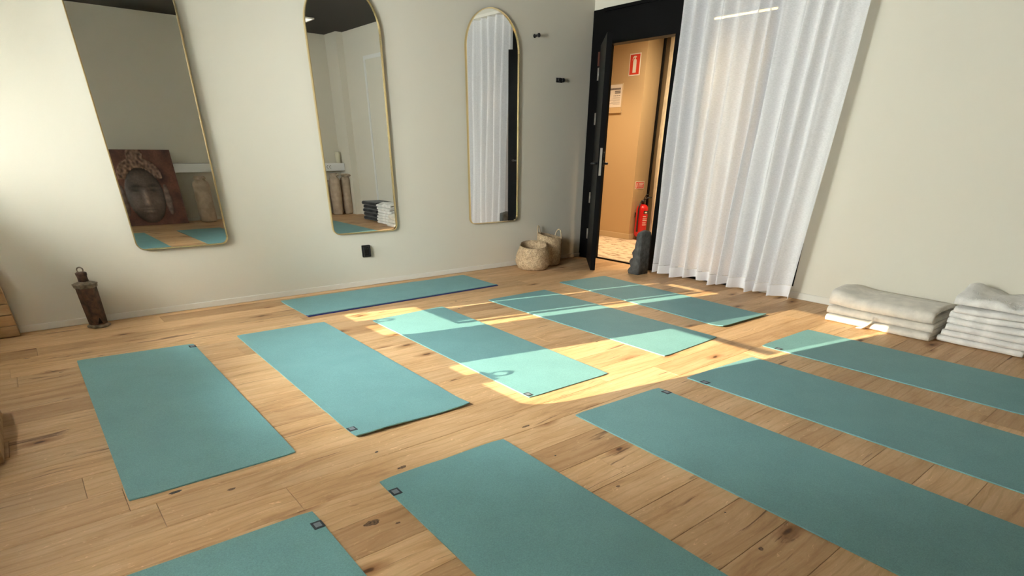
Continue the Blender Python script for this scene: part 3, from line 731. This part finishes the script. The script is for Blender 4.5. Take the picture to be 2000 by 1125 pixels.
for l in range(len(layers)-1):
    for i in range(n): Fc.append((l*n+i, l*n+(i+1) % n, (l+1)*n+(i+1) % n, (l+1)*n+i))
Fc += [tuple(range(n)), tuple(reversed(range((len(layers)-1)*n, len(layers)*n)))]
st.add(V, Fc, True)
tag(st.build('stone_sculpture', MAT['stone']), 'dark grey carved stone block with a scalloped side, half hidden by the curtain', 'sculpture')

# ================================================================== HALLWAY THINGS
t = thing('fire_extinguisher', (1.745, .515, .03), 'red fire extinguisher hanging on the hallway wall under its small sign', 'extinguisher')
ex, ey = 1.748, .515
MB().lathe([(.060, .050), (.078, .056), (.084, .075), (.084, .40), (.078, .435), (.055, .462), (.026, .475)], (ex, ey, 0), 32).build('cylinder_body', MAT['red'], t)
MB().lathe([(.024, .472), (.024, .50), (.030, .505), (.030, .52), (.018, .53)], (ex, ey, 0), 20).build('valve', MAT['blackp'], t)
MB().tube([(ex-.005, ey-.01, .525), (ex+.03, ey-.05, .56), (ex+.07, ey-.09, .565)], [.012, .010, .008], 10, flat=.6).tube([(ex-.005, ey-.01, .54), (ex+.02, ey-.03, .60), (ex+.05, ey-.06, .605)], [.010, .010, .007], 10, flat=.6).build('lever', MAT['blackp'], t)
MB().tube([(ex-.02, ey, .51), (ex-.07, ey-.01, .50), (ex-.100, ey-.015, .43), (ex-.106, ey-.02, .30), (ex-.104, ey-.02, .18), (ex-.100, ey-.02, .12)], [.010, .010, .010, .010, .011, .014], 10).build('hose', MAT['blackp'], t)
def curved_label(z0, z1, a0, a1, r, mat, name):
    V, Fc = [], []; m_ = 10
    for i in range(m_+1):
        a = a0+(a1-a0)*i/m_
        V += [(ex+r*math.cos(a), ey+r*math.sin(a), z0), (ex+r*math.cos(a), ey+r*math.sin(a), z1)]
    for i in range(m_): Fc.append((2*i, 2*i+2, 2*i+3, 2*i+1))
    return MB().add(V, Fc, True).build(name, mat, t, fix=False)
curved_label(.355, .395, -2.2, -1.1, .0850, MAT['blackp'], 'dark_label')
for zz, a1 in ((.365, -1.5),): curved_label(zz, zz+.016, -2.0, a1, .0856, MAT['white'], 'label_print')
for zz in (.315, .285, .262, .232, .205): curved_label(zz, zz+.010, -2.25, -1.35-.2*((zz*100) % 2), .0852, MAT['paper'], 'label_print')
MB().box(ex-.03, ey+.082, .30, ex+.03, HY, .36).build('wall_bracket', MAT['blackp'], t)

# pictogram sign on the projecting wall face (plane x = HX)
t = thing('safety_sign', (HX, .80, 2.0), 'red sign with a white fire extinguisher pictogram, high on the hallway wall', 'sign')
sy0, sy1, sz0, sz1 = .895, .712, 1.995, 2.235
MB().box(HX-.004, sy1, sz0, HX-.0005, sy0, sz1).build('sign_border', MAT['white'], t)
MB().box(HX-.0055, sy1+.012, sz0+.012, HX-.004, sy0-.012, sz1-.012).build('sign_field', MAT['redsign'], t)
cy_ = (sy0+sy1)/2
P = [(-.026, .030), (.026, .030), (.026, .150), (.022, .165), (.008, .175), (.008, .186), (.024, .188), (.030, .176), (.040, .160), (.034, .190), (.018, .203), (-.010, .203), (-.024, .196), (-.022, .188), (-.008, .186), (-.008, .175), (-.022, .165), (-.026, .150)]
MB().prism([(cy_+u*1.05, sz0+v*1.04) for u, v in P], lambda u, v, d: (d, u, v), HX-.0068, HX-.0055).build('pictogram', MAT['white'], t)
# small sign on the face y = HY
t = thing('safety_sign', (1.75, HY, .66), 'small red and white fire extinguisher sign just above the extinguisher', 'sign')
ax0, ax1, az0, az1 = 1.662, 1.850, .665, .760
MB().box(ax0, HY-.004, az0, ax1, HY-.0005, az1).build('sign_border', MAT['white'], t)
MB().box(ax0+.008, HY-.0055, az0+.008, ax1-.008, HY-.004, az1-.008).build('sign_field', MAT['redsign'], t)
MB().box(ax0+.022, HY-.0068, az0+.016, ax0+.040, HY-.0055, az1-.02).box(ax0+.060, HY-.0068, az0+.012, ax0+.063, HY-.0055, az1-.012).build('pictogram', MAT['white'], t)
m_ = MB()
for r_ in range(4):
    xx = ax0+.076; 
    while xx < ax1-.03:
        wd = .010 if r_ < 1 else .007; m_.box(xx, HY-.0068, az1-.030-.015*r_, xx+wd, HY-.0055, az1-.030-.015*r_+(.012 if r_ == 0 else .007)); xx += wd*1.35
m_.build('lettering', MAT['white'], t)
# notice in a holder
t = thing('notice_sheet', (HX, 1.12, 1.6), 'printed white notice sheet in a holder on the tan hallway wall', 'notice')
MB().box(HX-.010, .965, 1.585, HX-.001, 1.285, 1.925).build('backing_board', MAT['hallbase'], t)
MB().box(HX-.012, .978, 1.655, HX-.010, 1.272, 1.912).build('paper', MAT['paper'], t)
MB().box(HX-.020, .965, 1.585, HX-.010, 1.285, 1.650).build('holder_strip', MAT['hallwall'], t)
m_ = MB()
for (z0, h, a, b_, wv) in ((1.852, .022, 1.0, 1.25, .011), (1.828, .014, 1.0, 1.10, .007), (1.810, .014, 1.0, 1.10, .007), (1.783, .006, 1.0, 1.12, .03)):
    y = a
    while y < b_:
        m_.box(HX-.0128, y, z0, HX-.012, min(b_, y+wv), z0+h); y += wv*1.25
for i in range(7): m_.box(HX-.0126, 1.0, 1.762-i*.013, HX-.012, 1.0+.12+.1*((i*7) % 3)/3, 1.762-i*.013+.0025)
m_.build('printed_text', MAT['print'], t)

# ================================================================== FOLDED BLANKETS AND TOWELS (right wall)
def ribbon(path, th):
    """closed outline of a ribbon following path (list of (x,z))"""
    Lp, Rp = [], []
    for i, p in enumerate(path):
        a = path[max(0, i-1)]; b_ = path[min(len(path)-1, i+1)]; tx, tz = b_[0]-a[0], b_[1]-a[1]; l_ = math.hypot(tx, tz) or 1
        nx, nz_ = -tz/l_, tx/l_; Lp.append((p[0]+nx*th/2, p[1]+nz_*th/2)); Rp.append((p[0]-nx*th/2, p[1]-nz_*th/2))
    return Lp+Rp[::-1]
def sweep(poly, ya, yb, ny, f, name, mat, parent=None, loc=None):
    V, Fc = [], []; n = len(poly)
    for j in range(ny+1):
        s_ = j/ny; y = ya+(yb-ya)*s_
        for i, (x, z) in enumerate(poly): V.append(f(x, y, z, s_, i))
    for j in range(ny):
        for i in range(n): Fc.append((j*n+i, j*n+(i+1) % n, (j+1)*n+(i+1) % n, (j+1)*n+i))
    return V, Fc, n, ny
def folded(x_front, x_back, z0, hgt, ya, yb, th, plies, seed, name, label, group, mat, cat, bulge=None, frayed=False, wav=.006):
    """cloth folded along its front edge: plies lie on one another, hollow at the ends"""
    b = MB(); rnd = random.Random(seed)
    ply = hgt/plies
    for k_ in range(plies):
        zlo, zhi = z0+k_*ply, z0+(k_+1)*ply
        R = ply/2-th/2-.0004; zc = (zlo+zhi)/2; xf = x_front+rnd.uniform(-.008, .012)+R+th/2
        path = [(x_back, zc+R)]+[(x_back+(xf-x_back)*q, zc+R) for q in (.25, .5, .75)]
        path += [(xf+R*math.cos(a), zc+R*math.sin(a)) for a in [PI/2+PI*i/10 for i in range(11)]]
        path += [(x_back+(xf-x_back)*q, zc-R) for q in (.75, .5, .25)]+[(x_back, zc-R)]
        poly = ribbon(path, th*.96)
        def f(x, y, z, s_, i):
            w_ = noise.noise(Vector((y*5+seed*3.1+k_*7, x*3, 0)))*wav*(1 if x < -.2 else .3)
            ends = .010*(noise.noise(Vector((x*9, seed+k_*3.3, s_*2))))
            zz = z
            if bulge: zz += bulge(x, y, s_, (z-z0)/hgt)
            return (min(x+w_, -.016), y+ends*(2*s_-1), max(.0012, zz))
        V, Fc, n, ny = sweep(poly, ya, yb, 26, f, name, mat)
        b.add(V, Fc, True)
        # ends of the ribbon as quads across its thickness
        m2 = n//2
        for j in (0, ny):
            o = len(b.v)-len(V)+j*n
            for i in range(m2-1): b.f.append((o+i, o+i+1, o+n-2-i, o+n-1-i)); b.sm.append(False)
    if frayed:
        for i in range(46):
            y = ya+(yb-ya)*rnd.random(); x = x_front+rnd.uniform(.0, .12); zt = z0+hgt+(bulge(x, y, (y-ya)/(yb-ya), 1) if bulge else 0)
            b.tube([(x, y, zt-.004), (x-.006+rnd.uniform(-.006, .006), y+rnd.uniform(-.012, .012), zt+.006), (x-.016, y+rnd.uniform(-.02, .02), zt-.006)], .0018, 5)
    return tag(b.build(name, mat), label, cat, group)
GB = 'cream blankets folded by the right wall'
folded(-.530, -.03, .002, .050, -3.215, -3.930, .020, 1, 1, 'folded_blanket', 'bottom cream blanket of the left stack, sunlit at its corner', GB, MAT['blanket'], 'blanket')
folded(-.520, -.03, .054, .052, -3.200, -3.925, .021, 1, 2, 'folded_blanket', 'second cream blanket of the left stack, tied with a thin cord', GB, MAT['blanket'], 'blanket')
def bl3(x, y, s_, q): return (.034*math.exp(-((s_-.04)/.13)**2)*(q*.4+.2)*(1.4 if x < -.25 else .8)+.020*q*math.sin(min(1, max(0, (x+.52)/.5))*PI)-.010*s_*q)
folded(-.505, -.04, .108, .086, -3.195, -3.900, .024, 1, 4, 'folded_blanket', 'thick cream blanket on top of the left stack', GB, MAT['blanket'], 'blanket', bulge=bl3)
tg = MB().tube([(-.552, -3.556, .100), (-.556, -3.553, .085), (-.556, -3.555, .07)], .006, 8).tube([(-.556, -3.555, .075), (-.566, -3.530, .040), (-.578, -3.500, .014), (-.588, -3.470, .010)], [.008, .012, .012, .006], 8, flat=.5)
tag(tg.build('tie_cord', MAT['blanket']), 'knotted cream cord around the second blanket of the left stack', 'cord')
GT = 'white towels folded in the right stack'
names = ['lowest', 'second from below', 'third from below', 'fourth from below', 'fifth from below', 'sixth from below']
for i in range(6):
    def bt(x, y, s_, q, i=i): return (.012*math.sin(s_*5+i*.7)+.010*s_)*(i/6)*.5
    folded(-.455+.012*math.sin(i*2.1)+.006*i, -.03, .003+i*.0405, .039, -3.955+.010*math.cos(i*1.7)-.004*i, -4.430+.01*math.sin(i*3), .0145, 1 if i % 2 else 1, 20+i, 'folded_towel', f'{names[i]} white towel in the right stack of folded towels', GT, MAT['towel'], 'towel', bulge=bt, wav=.010)
def bt7(x, y, s_, q): 
    d_ = math.exp(-((s_-.10)/.16)**2)*math.exp(-((x+.18)/.16)**2)
    return .006+.055*d_*q+.030*q*noise.noise(Vector((x*9, y*9, 2)))+.018*q*math.exp(-((x+.15)/.2)**2)
folded(-.430, -.03, .249, .046, -3.965, -4.440, .016, 1, 41, 'folded_towel', 'topmost crumpled off-white towel of the right stack, with a frayed edge', GT, MAT['towel'], 'towel', bulge=bt7, frayed=True, wav=.014)
GK = 'charcoal towels folded beyond the white stack'
bn = ['lowest', 'second from below', 'third from below', 'fourth from below', 'topmost']
for i in range(5):
    folded(-.37+.01*math.sin(i*2.7), -.03, .003+i*.060, .058, -4.56, -5.09+.012*math.cos(i*2), .022, 1, 60+i, 'folded_towel', f'{bn[i]} charcoal towel of the dark stack seen in the middle mirror', GK, MAT['blacktowel'], 'towel', wav=.012)

# ================================================================== SEEN ONLY IN THE MIRRORS
# white wall shelf on the front wall
t = thing('wall_shelf', (-2.1, YF, .73), 'white boxed shelf along the far wall, reflected in the left and middle mirrors', 'shelf')
MB().box(-4.3, YF+.001, .735, -.13, YF+.20, .862, .003).build('shelf_box', MAT['shelf'], t)
m_ = MB()
for cx_ in (-.455, -.405):
    m_.tube([(cx_-.018*math.sin(a), YF+.2015, .80+.022*math.cos(a)) for a in np.linspace(-.5, PI+.5, 12)], .0035, 6)
m_.build('lettering', MAT['print'], t)
tag(MB().lathe([(.042, .0), (.044, .003), (.044, .178), (.040, .185), (.012, .180)], (-.20, YF+.10, .863), 24).build('pillar_candle', MAT['candle']), 'tall ivory pillar candle on the white shelf, reflected in the middle mirror', 'candle')
def bag(x, y, r, h, label, seed):
    t = thing('mat_bag', (x, y, 0), label, 'bag', 'beige bolster bags under the white shelf')
    def fn(p, a, rr_, z):
        q = noise.noise(Vector((math.cos(a)*1.2+seed, math.sin(a)*1.2, z*4)))*.018
        g = .010*math.sin(a*9+seed)*max(0, (z/h-.84)/.16)
        return (p[0]+(q+g)*math.cos(a), p[1]+(q+g)*math.sin(a), p[2])
    MB().lathe([(r*.80, 0), (r*.97, .02), (r, .10), (r*1.03, h*.5), (r, h*.82), (r*.85, h*.88), (r*.55, h*.92), (r*.70, h*.96), (r*.55, h)], (x, y, .002), 28, fn=fn).build('bag_body', MAT['linen'], t)
    MB().tube([(x+r*.60*math.cos(s_), y+r*.60*math.sin(s_), h*.92) for s_ in np.linspace(0, 2*PI, 17)[:-1]], .008, 6, closed=True).build('tie_band', MAT['linen'], t)
    MB().tube([(x+.03, y+.10, h*.93), (x+.06, y+.13, h*.97), (x+.03, y+.14, h*.99), (x-.02, y+.12, h*.95)], .010, 6).build('strap', MAT['linen'], t)
bag(-.195, -6.10, .086, .69, 'beige mat bag next to the corner, reflected in the middle mirror', 1)
bag(-.412, -6.08, .094, .70, 'bulging beige mat bag between two others, reflected in the middle mirror', 2)
bag(-.625, -6.12, .092, .60, 'shorter beige mat bag cut by the left rim of the middle mirror', 3)
bag(-2.68, -6.12, .125, .68, 'beige mat bag beside the carved face picture, reflected in the left mirror', 4)

# picture of a carved stone face leaning on the shelf
px0, px1, ph = -4.00, -3.005, 1.05
t = thing('canvas_picture', ((px0+px1)/2, YF+.2, 0), 'large dark canvas of a calm carved stone face, reflected in the left mirror', 'picture')
nu, nv2 = 96, 100
V, Fc, cols = [], [], []
def face(u, v):   # u 0..1 left-right as seen from the room, v 0..1 up
    bgc = np.array((.060, .022, .014)); x = (u-.50)*2; y = (v-.40)*2
    n1 = noise.noise(Vector((u*7, v*7, 1))); h = .0; c = bgc*(1+.8*n1)
    e = (x/.52)**2+(y/.74)**2
    if v > .62:                                     # hair dome and topknot
        eh = (x/.60)**2+((v-.66)/.24)**2; et = (x/.22)**2+((v-.92)/.12)**2
        if eh < 1 or et < 1:
            cu = noise.noise(Vector((u*26, v*26, 3))); h = .02+.02*cu; c = np.array((.105, .060, .040))*(1+1.1*cu)
    if e < 1:
        h = .06*math.sqrt(max(0, 1-e)); c = np.array((.060, .042, .034))*(1+.35*n1)*(.35+.75*math.sqrt(max(0, 1-e)))
        nose = math.exp(-(x/.07)**2)*max(0, 1-abs(y+.02)/.26); h += .030*nose; c = c*(1+1.9*nose)
        tip = math.exp(-((x/.10)**2+((y+.17)/.06)**2)); h += .020*tip; c = c*(1+.7*tip)
        for s_ in (-1, 1):
            ey_ = math.exp(-(((x-s_*.23)/.13)**2+((y-.13)/.06)**2)); h -= .022*ey_; c = c*(1-.72*ey_)
            ld = math.exp(-(((x-s_*.23)/.10)**2+((y-.11)/.03)**2)); h += .016*ld; c = c*(1+1.0*ld)
            by = .26-.25*((x-s_*.22))**2*4; br = math.exp(-((y-by)/.035)**2)*math.exp(-((x-s_*.22)/.17)**2); h += .014*br; c = c*(1-.55*br)
            ck = math.exp(-(((x-s_*.30)/.13)**2+((y+.12)/.13)**2)); c = c*(1+.7*ck)
        up = math.exp(-((x/.15)**2+((y+.335)/.028)**2)); lo = math.exp(-((x/.12)**2+((y+.41)/.032)**2)); ln = math.exp(-((x/.17)**2+((y+.372)/.012)**2))
        h += .016*(up+lo)-.012*ln; c = c*(1+1.3*lo+.9*up-.6*ln)
        ch = math.exp(-((x/.15)**2+((y+.58)/.08)**2)); c = c*(1+.5*ch)
    for s_ in (-1, 1):                              # long ears
        ea = ((x-s_*.60)/.09)**2+((y+.12)/.42)**2
        if ea < 1: h = .025*math.sqrt(1-ea); c = np.array((.070, .045, .035))*(1+.9*math.sqrt(1-ea)*abs(math.sin(v*30)))
    return h*.9, np.clip(c*1.9, .003, 1)
for j in range(nv2+1):
    for i in range(nu+1):
        u, v = i/nu, j/nv2; h, c = face(u, v)
        lean = .13*(1-v)
        # the mirror flips the picture; x runs the other way seen from the room
        V.append((px0+(px1-px0)*u, YF+.215+lean+h, .004+ph*v)); cols.append(c)
for j in range(nv2):
    for i in range(nu): k0 = j*(nu+1)+i; Fc.append((k0, k0+nu+1, k0+nu+2, k0+1))
o = MB().add(V, Fc, True).build('painted_face', MAT['painting'], t, fix=False)
ca = o.data.color_attributes.new('paint', 'FLOAT_COLOR', 'POINT')
for i, c in enumerate(cols): ca.data[i].color = (float(c[0]), float(c[1]), float(c[2]), 1)
z0_, z1_ = .004, .004+ph
b = MB().add([(px0, YF+.343, z0_), (px1, YF+.343, z0_), (px1, YF+.213, z1_), (px0, YF+.213, z1_), (px0, YF+.318, z0_), (px1, YF+.318, z0_), (px1, YF+.202, z1_), (px0, YF+.202, z1_)],
             [(0, 3, 2, 1), (4, 5, 6, 7), (0, 1, 5, 4), (1, 2, 6, 5), (2, 3, 7, 6), (3, 0, 4, 7)]); b.build('canvas_edge', MAT['black'], t)

# ceiling light panels: the reflected one, then two unseen ones added as fill
for i, (x, y, lab) in enumerate(((-1.12, -5.40, 'square ceiling light panel reflected in the top of the middle mirror'),
                             (-4.6, -4.9, 'unseen square ceiling light panel above the camera, added for fill'), (-4.9, -1.7, 'unseen square ceiling light panel near the window wall, added for fill'))):
    t = thing('ceiling_light', (x, y, ZC-.02), lab, 'lamp', 'square ceiling light panels')
    MB().ring(rrect(x-.31, y-.31, x+.31, y+.31, .003, 2), rrect(x-.295, y-.295, x+.295, y+.295, .003, 2), lambda u, v, d: (u, v, d), ZC-.018, ZC-.001).build('panel_rim', MAT['white'], t)
    MB().box(x-.295, y-.295, ZC-.014, x+.295, y+.295, ZC-.004).build('diffuser', MAT['panel'], t)

# ================================================================== ROLLER BLINDS
yb1 = lambda y0: y0+AZ*(5.80-3.45)
BXx = -5.795
def zsun(x): return (x+5.795)*TAN
def sheet(b, y0, y1, z0, z1): b.add([(BXx, y0, z0), (BXx, y1, z0), (BXx, y1, z1), (BXx, y0, z1)], [(0, 1, 2, 3)])
t = thing('roller_blind', (-5.79, yb1(-1.2), zsun(-2.83)), 'half lowered blind in the window nearest the mirror wall', 'blind')
zb, zt = zsun(-2.83), zsun(-.47)
m_ = MB()
for (a, b_) in ((-.80, -.979), (-.999, -1.430), (-1.450, -1.500)):
    sheet(m_, yb1(b_), yb1(a), zb, zt)
sheet(m_, yb1(-1.08), yb1(-.80), zt, HEAD+.06)
m_.build('blind_fabric', MAT['blind'], t)
MB().tube([(BXx+.004, yb1(-.80), zb-.004), (BXx+.004, yb1(-1.50), zb-.004)], .009, 10).build('bottom_rail', MAT['frame'], t)
MB().tube([(BXx+.03, yb1(-.80), HEAD+.07), (BXx+.03, yb1(-1.62), HEAD+.07)], .02, 12).build('roller_tube', MAT['frame'], t)
t = thing('roller_blind', (-5.79, yb1(-2.7), zsun(-1.63)), 'half raised screen blind in the second window', 'blind')
zb = zsun(-1.60)
m_ = MB(); sheet(m_, yb1(-3.045), yb1(-2.27), zb, HEAD+.06); m_.build('blind_fabric', MAT['screen'], t)
MB().box(BXx-.004, yb1(-3.045), zb-.036, BXx+.010, yb1(-2.27), zb-.002).build('bottom_rail', MAT['blackp'], t)
MB().tube([(BXx+.03, yb1(-2.27), HEAD+.07), (BXx+.03, yb1(-3.1), HEAD+.07)], .02, 12).build('roller_tube', MAT['frame'], t)
t = thing('roller_blind', (-5.79, yb1(-4.19), SILL), 'fully lowered blind in the added window nearest the camera, glowing as fill light', 'blind')
m_ = MB(); sheet(m_, yb1(-4.66), yb1(-3.72), SILL-.04, HEAD+.06); m_.build('blind_fabric', MAT['blind_fill'], t)
MB().tube([(BXx+.004, yb1(-3.72), SILL-.04), (BXx+.004, yb1(-4.66), SILL-.04)], .009, 10).build('bottom_rail', MAT['frame'], t)
MB().tube([(BXx+.03, yb1(-3.72), HEAD+.07), (BXx+.03, yb1(-4.66), HEAD+.07)], .02, 12).build('roller_tube', MAT['frame'], t)
